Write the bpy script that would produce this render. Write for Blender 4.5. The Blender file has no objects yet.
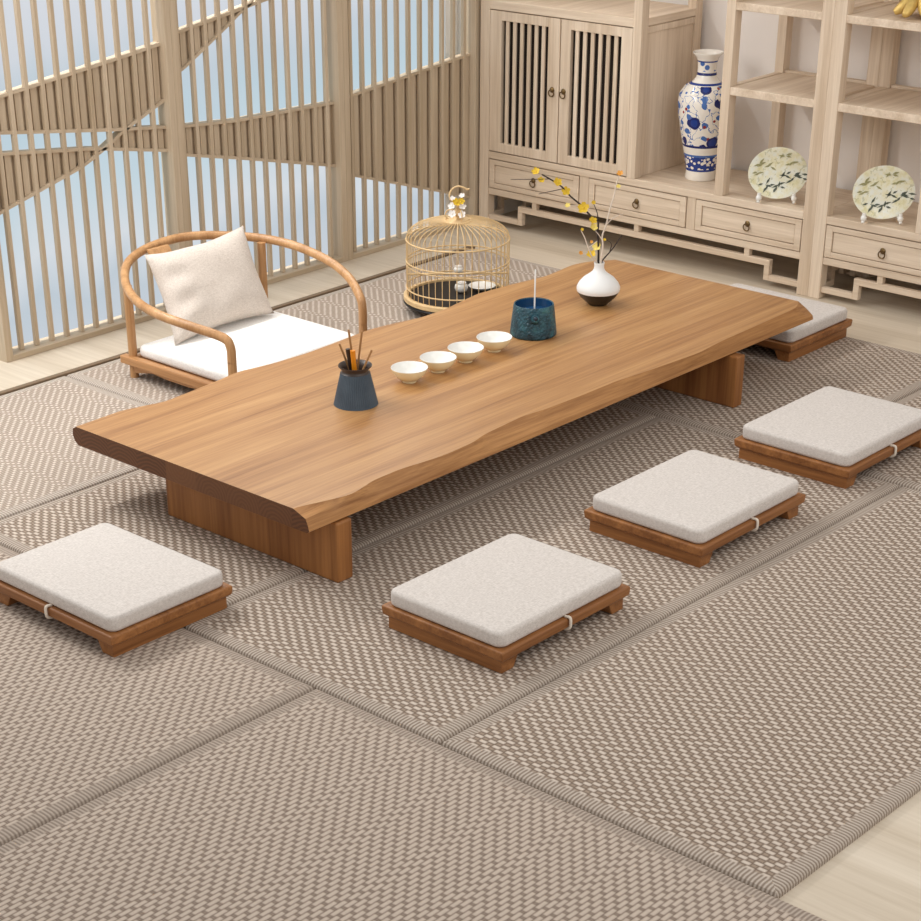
import bpy, bmesh, math, random
from mathutils import Vector, Matrix
random.seed(7)
SC = bpy.context.scene
COL = SC.collection
PI = math.pi

# ------------------------------------------------------------------ helpers
def lin(r, g, b):
    f = lambda c: (c/255/12.92) if c/255 <= .04045 else ((c/255+.055)/1.055)**2.4
    return (f(r), f(g), f(b), 1)

class MB:
    """collects shapes into one mesh"""
    def __init__(s):
        s.v = []; s.f = []; s.m = []; s.mi = 0
    def add(s, vs, fs):
        o = len(s.v); s.v += [tuple(v) for v in vs]
        s.f += [tuple(i+o for i in f) for f in fs]; s.m += [s.mi]*len(fs); return s
    def box(s, x0, x1, y0, y1, z0, z1):
        x0, x1 = min(x0, x1), max(x0, x1); y0, y1 = min(y0, y1), max(y0, y1); z0, z1 = min(z0, z1), max(z0, z1)
        return s.add([(x0,y0,z0),(x1,y0,z0),(x1,y1,z0),(x0,y1,z0),(x0,y0,z1),(x1,y0,z1),(x1,y1,z1),(x0,y1,z1)],
                     [(0,3,2,1),(4,5,6,7),(0,1,5,4),(1,2,6,5),(2,3,7,6),(3,0,4,7)])
    def prism(s, poly, a0, a1, axis='y'):
        n = len(poly)
        def P(p, a): return {'x': (a, p[0], p[1]), 'y': (p[0], a, p[1]), 'z': (p[0], p[1], a)}[axis]
        vs = [P(p, a0) for p in poly]+[P(p, a1) for p in poly]
        fs = [tuple(range(n)), tuple(range(2*n-1, n-1, -1))]+[(i, i+n, (i+1) % n+n, (i+1) % n) for i in range(n)]
        return s.add(vs, fs)
    def lathe(s, prof, n=40, c=(0,0,0), sx=1, sy=1):
        vs = []; fs = []; rings = []
        for r, z in prof:
            if r < 1e-6:
                rings.append([len(vs)]); vs.append((c[0], c[1], c[2]+z))
            else:
                rings.append(list(range(len(vs), len(vs)+n)))
                vs += [(c[0]+sx*r*math.cos(2*PI*k/n), c[1]+sy*r*math.sin(2*PI*k/n), c[2]+z) for k in range(n)]
        for a, b in zip(rings[:-1], rings[1:]):
            for k in range(n):
                k2 = (k+1) % n
                if len(a) == 1 and len(b) == 1: continue
                if len(a) == 1: fs.append((a[0], b[k], b[k2]))
                elif len(b) == 1: fs.append((a[k], a[k2], b[0]))
                else: fs.append((a[k], a[k2], b[k2], b[k]))
        return s.add(vs, fs)
    def tube(s, pts, r, n=10, closed=False, cap=True):
        pts = [Vector(p) for p in pts]; N = len(pts)
        R = r if callable(r) else (lambda t: r)
        tang = []
        for i in range(N):
            if closed: d = pts[(i+1) % N]-pts[i-1]
            else: d = pts[min(i+1, N-1)]-pts[max(i-1, 0)]
            tang.append(d.normalized())
        up = Vector((0,0,1)) if abs(tang[0].z) < .9 else Vector((1,0,0))
        u = (up-tang[0]*up.dot(tang[0])).normalized(); vs = []; fs = []
        for i in range(N):
            u = (u-tang[i]*u.dot(tang[i])).normalized(); w = tang[i].cross(u)
            rr = R(i/(N-1))
            vs += [pts[i]+(u*math.cos(2*PI*k/n)+w*math.sin(2*PI*k/n))*rr for k in range(n)]
        for i in range(N if closed else N-1):
            for k in range(n):
                a = i*n+k; b = i*n+(k+1) % n; j = ((i+1) % N)*n
                fs.append((a, b, j+(k+1) % n, j+k))
        if not closed and cap:
            fs.append(tuple(range(n-1, -1, -1))); fs.append(tuple((N-1)*n+k for k in range(n)))
        return s.add(vs, fs)
    def ball(s, c, r, n=12, sz=1):
        m = n//2
        return s.lathe([(r*math.sin(PI*k/m), -r*sz*math.cos(PI*k/m)) for k in range(m+1)], n, c)
    def cushion(s, hx, hy, z0, z1, rc, re, crown=.006, nseg=8):
        """rounded rectangular pad"""
        def ring(inset, z):
            out = []
            r = max(rc-inset, .004)
            for qx, qy, a0 in ((1,1,0),(-1,1,PI/2),(-1,-1,PI),(1,-1,3*PI/2)):
                for k in range(nseg+1):
                    a = a0+PI/2*k/nseg
                    out.append((qx*(hx-inset-r)+r*math.cos(a), qy*(hy-inset-r)+r*math.sin(a), z))
            return out
        prof = []
        for k in range(6):
            a = PI/2*k/5; prof.append((re*(1-math.sin(a)), z0+re*(1-math.cos(a))))
        for k in range(6):
            a = PI/2*k/5; prof.append((re*(1-math.cos(a)), z1-re*(1-math.sin(a))))
        rings = [ring(i, z) for i, z in prof]
        last = rings[-1]
        for t in (.9, .75, .5, .25):
            rings.append([(x*t, y*t, z1+crown*(1-t*t)) for x, y, z in last])
        n = len(rings[0]); vs = [p for r in rings for p in r]; fs = []
        for i in range(len(rings)-1):
            for k in range(n):
                fs.append((i*n+k, i*n+(k+1) % n, (i+1)*n+(k+1) % n, (i+1)*n+k))
        fs.append(tuple(range(n-1, -1, -1)))
        vs.append((0, 0, z1+crown)); c = len(vs)-1; L = (len(rings)-1)*n
        for k in range(n): fs.append((L+k, L+(k+1) % n, c))
        return s.add(vs, fs)
    def build(s, name, mats, parent=None, smooth=None, bev=0, bseg=2, subdiv=0, loc=None):
        me = bpy.data.meshes.new(name)
        me.from_pydata(s.v, [], s.f)
        if not isinstance(mats, (list, tuple)): mats = [mats]
        for m in mats: me.materials.append(m)
        for p, i in zip(me.polygons, s.m): p.material_index = i
        b = bmesh.new(); b.from_mesh(me); bmesh.ops.recalc_face_normals(b, faces=b.faces); b.to_mesh(me); b.free()
        if smooth is not None:
            for p in me.polygons: p.use_smooth = True
            if smooth < 170: me.set_sharp_from_angle(angle=math.radians(smooth))
        o = bpy.data.objects.new(name, me); COL.objects.link(o)
        if parent: o.parent = parent
        if loc: o.location = loc
        if bev:
            mo = o.modifiers.new('bevel', 'BEVEL'); mo.width = bev; mo.segments = bseg; mo.limit_method = 'ANGLE'; mo.angle_limit = math.radians(35)
        if subdiv:
            mo = o.modifiers.new('sub', 'SUBSURF'); mo.levels = subdiv; mo.render_levels = subdiv
        return o

def tag(o, label=None, cat=None, group=None, kind=None):
    if label: o['label'] = label
    if cat: o['category'] = cat
    if group: o['group'] = group
    if kind: o['kind'] = kind
    return o
def empty(name, loc, label, cat, rz=0, group=None):
    o = bpy.data.objects.new(name, None); COL.objects.link(o)
    o.location = loc; o.rotation_euler = (0, 0, rz); o.empty_display_size = .05
    return tag(o, label, cat, group)
def kids(o): return [c for c in bpy.data.objects if c.parent == o]
def copy_tree(o, parent=None):
    c = o.copy(); COL.objects.link(c)
    if parent: c.parent = parent
    for ch in kids(o): copy_tree(ch, c)
    return c
def catmull(P, n=8, closed=False):
    P = [Vector(p) for p in P]; out = []; N = len(P)
    rng = range(N) if closed else range(N-1)
    for i in rng:
        p0 = P[(i-1) % N] if closed or i > 0 else P[0]*2-P[1]
        p1 = P[i]; p2 = P[(i+1) % N]
        p3 = P[(i+2) % N] if closed or i+2 < N else P[-1]*2-P[-2]
        for k in range(n):
            t = k/n
            out.append(.5*((2*p1)+(p2-p0)*t+(2*p0-5*p1+4*p2-p3)*t*t+(3*p1-p0-3*p2+p3)*t*t*t))
    if not closed: out.append(P[-1])
    return out
def interp(pl, x):
    if x <= pl[0][0]: a, b = pl[0], pl[1]
    elif x >= pl[-1][0]: a, b = pl[-2], pl[-1]
    else:
        for a, b in zip(pl[:-1], pl[1:]):
            if a[0] <= x <= b[0]: break
    return a[1]+(b[1]-a[1])*(x-a[0])/(b[0]-a[0])

# ------------------------------------------------------------------ materials
class N:
    def __init__(s, name):
        s.mat = bpy.data.materials.new(name); s.mat.use_nodes = True
        s.t = s.mat.node_tree; s.b = s.t.nodes['Principled BSDF']
    def n(s, typ, **kw):
        x = s.t.nodes.new(typ)
        for k, v in kw.items(): setattr(x, k, v)
        return x
    def l(s, a, b): s.t.links.new(a, b)
    def math(s, op, a, b=None, c=None, clamp=False):
        x = s.n('ShaderNodeMath', operation=op); x.use_clamp = clamp
        for i, q in enumerate((a, b, c)):
            if q is None: continue
            if isinstance(q, (int, float)): x.inputs[i].default_value = q
            else: s.l(q, x.inputs[i])
        return x.outputs[0]
    def mix(s, f, a, b, blend='MIX'):
        x = s.n('ShaderNodeMix', data_type='RGBA', blend_type=blend)
        for sock, q in ((x.inputs[0], f), (x.inputs[6], a), (x.inputs[7], b)):
            if isinstance(q, (int, float, tuple, list)): sock.default_value = q
            else: s.l(q, sock)
        return x.outputs[2]
    def ramp(s, f, stops, interp='LINEAR'):
        x = s.n('ShaderNodeValToRGB'); cr = x.color_ramp; cr.interpolation = interp
        while len(cr.elements) < len(stops): cr.elements.new(.5)
        for e, (p, c) in zip(cr.elements, stops): e.position = p; e.color = c
        s.l(f, x.inputs[0]); return x.outputs[0]
    def coord(s, scale=(1,1,1), which='Object'):
        tc = s.n('ShaderNodeTexCoord'); mp = s.n('ShaderNodeMapping'); mp.inputs['Scale'].default_value = scale
        s.l(tc.outputs[which], mp.inputs[0]); return mp.outputs[0]
    def noise(s, vec, scale=5, detail=3, rough=.5, dist=0):
        x = s.n('ShaderNodeTexNoise'); x.inputs['Scale'].default_value = scale; x.inputs['Detail'].default_value = detail
        x.inputs['Roughness'].default_value = rough; x.inputs['Distortion'].default_value = dist
        s.l(vec, x.inputs['Vector']); return x.outputs[0]
    def bump(s, h, strength=.2, dist=.002):
        x = s.n('ShaderNodeBump'); x.inputs['Strength'].default_value = strength; x.inputs['Distance'].default_value = dist
        s.l(h, x.inputs['Height']); s.l(x.outputs[0], s.b.inputs['Normal'])
    def done(s, col=None, rough=.5, metal=0, spec=.5):
        if col is not None:
            if isinstance(col, (tuple, list)): s.b.inputs['Base Color'].default_value = col
            else: s.l(col, s.b.inputs['Base Color'])
        s.b.inputs['Roughness'].default_value = rough; s.b.inputs['Metallic'].default_value = metal
        s.b.inputs['Specular IOR Level'].default_value = spec
        return s.mat

def wood(name, dark, light, axis='x', freq=16, rough=.5, spec=.4, fine=.5, dist=.4):
    w = N(name); sc = [freq, freq, freq]; sc['xyz'.index(axis)] = freq*.045
    v = w.coord(tuple(sc)); a = w.noise(v, 1, 5, .6, dist)
    sc2 = [freq*7]*3; sc2['xyz'.index(axis)] = freq*.25
    b = w.noise(w.coord(tuple(sc2)), 1, 3, .6)
    t = w.math('ADD', w.math('MULTIPLY', a, 1), w.math('MULTIPLY', w.math('SUBTRACT', b, .5), fine))
    c = w.ramp(t, [(.28, dark), (.5, tuple((p+q)/2 for p, q in zip(dark, light))), (.72, light)])
    w.bump(b, .08, .001)
    return w.done(c, rough, 0, spec)
def plain(name, col, rough=.5, metal=0, spec=.5, mott=.06, scale=30):
    p = N(name); f = p.noise(p.coord(), scale, 3)
    d = tuple(max(0, c*(1-mott*2)) for c in col[:3])+(1,); e = tuple(min(1, c*(1+mott)) for c in col[:3])+(1,)
    return p.done(p.mix(f, d, e), rough, metal, spec)
def linen(name, c0, c1, scale=420):
    p = N(name); v = p.coord()
    a = p.noise(p.coord((1, .18, 1)), scale, 2); b = p.noise(p.coord((.18, 1, 1)), scale, 2); g = p.noise(v, 150, 3, .6)
    t = p.math('MULTIPLY', p.math('ADD', p.math('ADD', a, b), g), .333)
    p.bump(p.math('ADD', a, b), .25, .0015)
    m = p.done(p.ramp(t, [(.38, c0), (.6, c1)]), .95, 0, .15)
    p.b.inputs['Sheen Weight'].default_value = .15
    return m

PALE_D, PALE_L = lin(200,177,151), lin(236,218,196)
M = {}
for ax in 'xyz': M['pale_'+ax] = wood('pale_ash_'+ax, PALE_D, PALE_L, ax, 14, .55)
for ax in 'xyz': M['screen_'+ax] = wood('screen_ash_'+ax, lin(182,162,135), lin(210,192,167), ax, 14, .6)
M['floor'] = wood('floor_oak', lin(190,174,152), lin(216,203,184), 'y', 9, .5)
SEAT_D, SEAT_L = lin(116,70,34), lin(172,116,66)
for ax in 'xy': M['seat_'+ax] = wood('stained_'+ax, SEAT_D, SEAT_L, ax, 20, .4)
M['chair'] = wood('chair_ash', lin(160,114,70), lin(206,160,112), 'z', 22, .38)
M['chair_y'] = wood('chair_ash_rail', lin(152,104,62), lin(196,146,98), 'y', 22, .38)
M['trim'] = plain('dark_trim', lin(118,96,72), .6)
M['linen'] = linen('linen_oat', lin(193,184,176), lin(218,210,203))
M['white_linen'] = linen('linen_white', lin(228,224,219), lin(250,248,244))
M['pillow'] = linen('linen_pillow', lin(200,187,175), lin(224,213,202))
M['strap'] = plain('strap_cotton', lin(226,214,198), .8)
M['wall'] = plain('wall_paint', lin(246,239,233), .9, 0, .2, .02, 3)
M['white_wall'] = plain('white_paint', lin(238,235,230), .9, 0, .2, .01, 3)
M['interior_shade'] = plain('painted_interior_shade', lin(44,32,25), .9)  # near-black colour standing in for the shade inside the cabinet
M['bronze'] = plain('aged_bronze', lin(120,98,66), .35, 1)
M['porcelain'] = plain('white_porcelain', lin(240,238,232), .15, 0, .5, .01)
M['cream'] = plain('cream_glaze', lin(252,238,196), .2, 0, .5, .05)
M['matte_white'] = plain('matte_white', lin(238,238,236), .45, 0, .4, .01)
M['black_glaze'] = plain('black_glaze', lin(38,32,28), .35, 0, .5, .1)
M['bamboo'] = plain('pale_bamboo', lin(228,196,146), .45, 0, .4, .1, 40)
M['black'] = plain('black_lacquer', lin(26,22,22), .45, 0, .4)
M['bark'] = plain('dark_bark', lin(54,42,38), .8)
M['white_bark'] = plain('bleached_bark', lin(224,210,194), .8)
M['yellow'] = plain('petal_yellow', lin(226,188,52), .6, 0, .3, .15, 90)
M['pale_yellow'] = plain('petal_pale_yellow', lin(240,218,120), .6, 0, .3, .1, 90)
M['orange'] = plain('petal_orange', lin(226,160,70), .6, 0, .3, .1, 90)
M['stamen'] = plain('stamen_rust', lin(150,78,30), .7)
M['white_petal'] = plain('petal_white', lin(240,234,228), .6, 0, .3, .05, 90)
M['gold'] = plain('gold', lin(226,192,112), .4, .35, .5, .15, 60)
M['tool'] = plain('tool_bamboo', lin(170,126,80), .5, 0, .4, .15, 40)
M['tool_dark'] = plain('tool_ebony', lin(48,34,26), .4)
M['tool_orange'] = plain('tool_amber', lin(228,138,20), .35)
M['leaf_ink'] = plain('leaf_ink', lin(84,92,78), .4, 0, .4, .2, 200)
M['leaf_pale'] = plain('leaf_pale', lin(168,164,116), .4, 0, .4, .2, 200)

def table_wood(name, end=False):
    w = N(name)
    tc = w.n('ShaderNodeTexCoord'); sep = w.n('ShaderNodeSeparateXYZ'); w.l(tc.outputs['Object'], sep.inputs[0])
    st = w.math('FLOOR', w.math('MULTIPLY', w.math('ADD', sep.outputs[1], 5.03), 1/.135))
    wn = w.n('ShaderNodeTexWhiteNoise', noise_dimensions='1D'); w.l(st, wn.inputs['W'])
    off = w.n('ShaderNodeCombineXYZ'); w.l(w.math('MULTIPLY', wn.outputs[0], 30), off.inputs[0]); w.l(w.math('MULTIPLY', wn.outputs[0], 17), off.inputs[2])
    va = w.n('ShaderNodeVectorMath', operation='ADD'); w.l(tc.outputs['Object'], va.inputs[0]); w.l(off.outputs[0], va.inputs[1])
    mp = w.n('ShaderNodeMapping'); w.l(va.outputs[0], mp.inputs[0])
    if not end:
        mp.inputs['Scale'].default_value = (.45, 14, 14)
        a = w.noise(mp.outputs[0], 1, 6, .65, .6)
        mp2 = w.n('ShaderNodeMapping'); w.l(va.outputs[0], mp2.inputs[0]); mp2.inputs['Scale'].default_value = (3, 120, 120)
        b = w.noise(mp2.outputs[0], 1, 3, .6)
        t = w.math('ADD', w.math('ADD', a, w.math('MULTIPLY', w.math('SUBTRACT', b, .5), .5)), w.math('MULTIPLY', w.math('SUBTRACT', wn.outputs[0], .5), .10))
        c = w.ramp(t, [(.24, lin(138,92,52)), (.43, lin(168,121,74)), (.60, lin(186,140,90)), (.84, lin(202,158,108))])
        w.bump(b, .05, .001)
        return w.done(c, .36, 0, .5)
    mp.inputs['Scale'].default_value = (1, 1, 1)
    wv = w.n('ShaderNodeTexWave', wave_type='RINGS', rings_direction='X'); wv.inputs['Scale'].default_value = 26
    wv.inputs['Distortion'].default_value = 3; wv.inputs['Detail'].default_value = 3
    sub = w.n('ShaderNodeVectorMath', operation='SUBTRACT'); w.l(tc.outputs['Object'], sub.inputs[0])
    cc = w.n('ShaderNodeCombineXYZ'); w.l(w.math('SUBTRACT', w.math('MULTIPLY', st, .135), 4.96), cc.inputs[1]); w.l(w.math('MULTIPLY_ADD', wn.outputs[0], .16, .1), cc.inputs[2])
    w.l(cc.outputs[0], sub.inputs[1]); w.l(sub.outputs[0], wv.inputs[0])
    base = w.ramp(wv.outputs[1], [(0, lin(80,46,24)), (.6, lin(94,56,30)), (1, lin(104,64,36))])
    c = w.mix(w.math('MULTIPLY', wn.outputs[0], .75), base, lin(118,76,44))
    return w.done(c, .5, 0, .4)
M['table'] = table_wood('table_plank'); M['table_end'] = table_wood('table_end_grain', True)
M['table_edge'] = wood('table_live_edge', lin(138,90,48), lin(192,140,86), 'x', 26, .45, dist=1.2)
M['table_leg'] = wood('table_leg', lin(122,74,36), lin(174,118,66), 'z', 12, .42)

def weave(name, shift, t0, t1, light0, mid0, dark0, p=.0138, L=.042):
    w = N(name)
    uv = w.n('ShaderNodeUVMap', uv_map='weave'); sep = w.n('ShaderNodeSeparateXYZ'); w.l(uv.outputs[0], sep.inputs[0])
    uv2 = w.n('ShaderNodeUVMap', uv_map='rib'); sep2 = w.n('ShaderNodeSeparateXYZ'); w.l(uv2.outputs[0], sep2.inputs[0])
    ed = w.n('ShaderNodeAttribute', attribute_name='edge')
    u, v = sep.outputs[0], sep.outputs[1]
    q = w.math('DIVIDE', v, p); i = w.math('FLOOR', q); fv = w.math('SUBTRACT', q, i)
    i2 = w.math('ADD', i, 2400); cyc = w.math('FLOOR', w.math('DIVIDE', i2, 12)); m = w.math('SUBTRACT', i2, w.math('MULTIPLY', cyc, 12))
    tri = w.math('MINIMUM', m, w.math('SUBTRACT', 18, m))
    S = w.math('ADD', w.math('MULTIPLY', cyc, 6), tri)
    ph = w.math('FRACT', w.math('ADD', w.math('SUBTRACT', w.math('DIVIDE', u, L), w.math('MULTIPLY', S, shift)), 2000))
    t = w.math('SUBTRACT', 1, w.math('ABSOLUTE', w.math('MULTIPLY_ADD', ph, 2, -1)))
    prof = w.math('SINE', w.math('MULTIPLY', fv, PI))
    def sst(x, a, b):
        mr = w.n('ShaderNodeMapRange', interpolation_type='SMOOTHSTEP'); mr.inputs[1].default_value = a; mr.inputs[2].default_value = b; w.l(x, mr.inputs[0]); return mr.outputs[0]
    stitch = w.math('MULTIPLY', sst(t, t0, t1), w.math('POWER', prof, .6))
    # dark pinholes where a stitch dives under its neighbours
    pin = w.math('MULTIPLY', w.math('SUBTRACT', 1, w.math('ABSOLUTE', w.math('MULTIPLY_ADD', w.math('SUBTRACT', t, (t0+t1)/2-.16), 7, 0)), None, True), 1)
    gap = w.math('MAXIMUM', w.math('MULTIPLY', w.math('SUBTRACT', 1, stitch), w.math('SUBTRACT', 1, w.math('POWER', prof, .8))), w.math('MULTIPLY', pin, .75))
    nz = w.noise(w.coord(), 90, 2); big = w.noise(w.coord(), 2.2, 2)
    k = lambda c, f: lin(*[x*f for x in c])
    light = w.mix(nz, k(light0,.95), k(light0,1.04)); mid = w.mix(nz, k(mid0,.94), k(mid0,1.05)); dark = lin(*dark0)
    body = w.mix(w.math('MULTIPLY', gap, .9), mid, dark)
    full = w.mix(stitch, body, light)
    rib = w.math('MULTIPLY_ADD', w.math('SINE', w.math('MULTIPLY', sep2.outputs[0], 2*PI/.0105)), .5, .5)
    ribc = w.mix(rib, k(mid0,.86), k(light0,.93))
    e = sst(ed.outputs['Fac'], .72, .98)
    c = w.mix(e, ribc, full)
    c = w.mix(w.math('MULTIPLY', big, .10), c, lin(*mid0))
    h = w.math('ADD', w.math('MULTIPLY', w.math('ADD', stitch, w.math('MULTIPLY', prof, .4)), e), w.math('MULTIPLY', rib, w.math('SUBTRACT', 1, e)))
    w.bump(h, .5, .004)
    return w.done(c, .9, 0, .15)
M['weave_near'] = weave('rush_weave', .42, .40, .66, (210,196,182), (156,138,122), (86,70,58))
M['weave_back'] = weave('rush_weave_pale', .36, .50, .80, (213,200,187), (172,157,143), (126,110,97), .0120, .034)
M['weave_left'] = weave('rush_weave_cross', .40, .14, .42, (196,180,165), (159,142,128), (100,84,73))

# pane: daylit frosted window with a misty view
def pane_mat():
    w = N('frosted_view'); t = w.t
    tc = w.n('ShaderNodeTexCoord'); sep = w.n('ShaderNodeSeparateXYZ'); w.l(tc.outputs['Object'], sep.inputs[0])
    a = w.noise(w.coord((1.6, 1, 3)), 1.5, 4, .5); b = w.noise(w.coord((2.2, 1, .8)), 1.3, 3)
    zz = w.math('ADD', sep.outputs[2], w.math('MULTIPLY', w.math('SUBTRACT', b, .5), .5))
    base = w.ramp(w.math('DIVIDE', zz, 1.5), [(0, (.60,.66,.72,1)), (.10, (.54,.63,.70,1)), (.20, (.74,.79,.83,1)), (.38, (.58,.73,.80,1)), (.52, (.52,.68,.76,1)), (.64, (.56,.66,.73,1)), (.74, (.70,.74,.80,1)), (.9, (.77,.79,.83,1))])
    c = w.mix(w.math('MULTIPLY', a, .45), base, (.70,.74,.80,1))
    em = w.n('ShaderNodeEmission'); w.l(c, em.inputs[0]); em.inputs[1].default_value = .92
    out = t.nodes['Material Output']; w.l(em.outputs[0], out.inputs[0])
    return w.mat
M['pane'] = pane_mat()

# ------------------------------------------------------------------ camera
R = ((0.68539136,-0.72806915,-0.01240958), (-0.36110347,-0.32503874,-0.87404468), (0.63233137,0.60354382,-0.48568704))
cd = bpy.data.cameras.new('camera'); cam = bpy.data.objects.new('camera', cd); COL.objects.link(cam)
m = Matrix(((R[0][0], -R[1][0], -R[2][0], -4.4), (R[0][1], -R[1][1], -R[2][1], -3.9), (R[0][2], -R[1][2], -R[2][2], 2.32), (0,0,0,1)))
cam.matrix_world = m
cd.sensor_width = 36; cd.lens = 1872.03*36/921; cd.shift_x = (460.5-397.62)/921; cd.shift_y = (706.56-460.5)/921; cd.clip_end = 60
SC.camera = cam

# ------------------------------------------------------------------ room shell
b = MB().box(-4.2, 3.2, -4.2, 2.3, -.1, 0); tag(b.build('floor', M['floor']), 'pale oak plank floor around the mats', 'floor', kind='structure')
b = MB().box(2.8, 2.95, -4.2, 2.3, 0, 2.75); tag(b.build('wall_right', M['wall']), 'plain grey-white wall behind the display cabinets', 'wall', kind='structure')
b = MB().box(2.235, 2.8, 2.10, 2.2, 0, 2.75).box(2.352, 2.8, 1.965, 2.10, 0, 2.75); tag(b.build('wall_back', M['white_wall']), 'white wall strip beside the window behind the screen, with an added light-blocking piece', 'wall', kind='structure')  # second box is added, out of sight, to stop light leaking under the cabinet
b = MB().box(-2.6, 2.235, 2.075, 2.09, 0, 2.75); tag(b.build('window_1', M['pane']), 'frosted daylit window with misty blue view behind the slatted screens', 'window', kind='structure')
b = MB().box(-3.2, 1.96, 1.642, 1.668, 0, .021); tag(b.build('trim_1', M['trim'], bev=.003), 'dark edging strip between mats and floor by the screens', 'trim', kind='structure')

# ------------------------------------------------------------------ slatted screens
PER = .0737
def screen(x0, x1, bands, rails, label):
    """frame x0..x1; bands: list of (upper polyline, lower polyline); rails: polylines"""
    root = empty('lattice_screen', (x0, 1.96, 0), label, 'screen', group='slatted wooden screens along the window')
    X = lambda x: x-x0
    top = 2.62
    f = MB(); f.box(0, .033, 0, .075, 0, top); f.build('stile', M['screen_z'], root, bev=.002)
    f = MB(); f.box(X(x1)-.033, X(x1), 0, .075, 0, top); f.build('stile', M['screen_z'], root, bev=.002)
    f = MB(); f.box(.033, X(x1)-.033, 0, .090, 0, .022); f.build('bottom_rail', M['screen_x'], root, bev=.002)
    f = MB(); f.box(.033, X(x1)-.033, 0, .075, top-.05, top); f.build('top_rail', M['screen_x'], root, bev=.002)
    k0 = math.ceil((x0+.04-.070)/PER); s = MB()
    k = k0; xs = []
    while .070+k*PER < x1-.036:
        xr = .070+k*PER; xs.append(xr)
        if xr-.018 > x0+.034: s.box(X(xr-.018), X(xr), .026, .045, .022, top-.05)
        k += 1
    s.build('slats', M['screen_z'], root, bev=.0015, bseg=1)
    for up, lo in bands:
        # board behind the slats and the in-between slats in front of it
        a0 = max(up[0][0], lo[0][0]); a1 = min(up[-1][0], lo[-1][0])
        xx = [a0+(a1-a0)*i/24 for i in range(25)]
        poly = [(X(x), interp(lo, x)) for x in xx]+[(X(x), interp(up, x)) for x in reversed(xx)]
        s = MB().prism(poly, .054, .064, 'y')
        for xr in xs+[xs[0]-PER]:
            xa = xr+.0150; xb = xa+.028
            if xb > a1-.002 or xa < a0+.002: continue
            z0, z1 = max(interp(lo, xa), interp(lo, xb)), min(interp(up, xa), interp(up, xb))
            if z1-z0 < .02: continue
            s.add([(X(xa), .041, interp(lo, xa)), (X(xb), .041, interp(lo, xb)), (X(xb), .058, interp(lo, xb)), (X(xa), .058, interp(lo, xa)),
                   (X(xa), .041, interp(up, xa)), (X(xb), .041, interp(up, xb)), (X(xb), .058, interp(up, xb)), (X(xa), .058, interp(up, xa))],
                  [(0,3,2,1),(4,5,6,7),(0,1,5,4),(1,2,6,5),(2,3,7,6),(3,0,4,7)])
        s.build('band_panel', M['screen_z'], root)
    for rl in rails:
        a0, a1 = rl[0][0], rl[-1][0]; n = 16
        xx = [a0+(a1-a0)*i/n for i in range(n+1)]
        poly = [(X(x), interp(rl, x)-.006) for x in xx]+[(X(x), interp(rl, x)+.006) for x in reversed(xx)]
        MB().prism(poly, .030, .068, 'y').build('cross_rail', M['screen_x'], root)
    return root
U = [(-.372,.958),(-.277,.968),(.281,1.026),(.490,1.050)]
L1 = [(-.372,.852),(-.294,.841),(.209,.770),(.490,.735)]
L2 = [(-.372,.770),(-.287,.764),(.121,.714),(.490,.645)]
DG = [(-.372,.545),(-.334,.557),(.071,.658),(.203,.715),(.271,.752),(.490,.838)]
xi = .325
def cut(pl, a, b): return [(a, interp(pl, a))]+[p for p in pl if a < p[0] < b]+[(b, interp(pl, b))]
xd = .205   # diagonal crosses L2 about here
xe = .285   # diagonal crosses L1 about here
screen(-.405, .523, [(cut(U,-.372,xe), cut(L1,-.372,xe)), (cut(U,xe,.490), cut(DG,xe,.490)),
                     (cut(L2,-.372,xd), cut(DG,-.372,xd)), (cut(DG,xd,xe), cut(L2,xd,xe)), (cut(L1,xe,.490), cut(L2,xe,.490))],
       [U, L1, L2, DG], 'slatted screen left of the armchair, its crossing bands forming an X')
U2 = [(.556,1.077),(.591,1.082),(.919,1.128),(1.43,1.20)]; D2 = [(.556,.925),(.616,.951),(.85,1.076),(.913,1.113),(.99,1.150)]
B2u = [(.556,.727),(.592,.723),(.871,.700),(1.430,.686)]; B2l = [(.556,.618),(.596,.608),(.861,.551),(1.430,.419)]
xk = .99
screen(.523, 1.4625, [(cut(U2,.556,xk-.05), cut(D2,.556,xk-.05)), (B2u, B2l)], [U2, D2, B2u, B2l],
       'middle slatted screen right behind the armchair, band widening to the right')
U3 = [(1.496,.694),(1.532,.699),(2.33,.766)]; L3 = [(1.496,.371),(1.533,.360),(2.146,.172),(2.33,.112)]
screen(1.4625, 2.347, [(U3, L3)], [U3, L3], 'slatted screen next to the tall cabinet, with the widest solid band')

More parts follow.
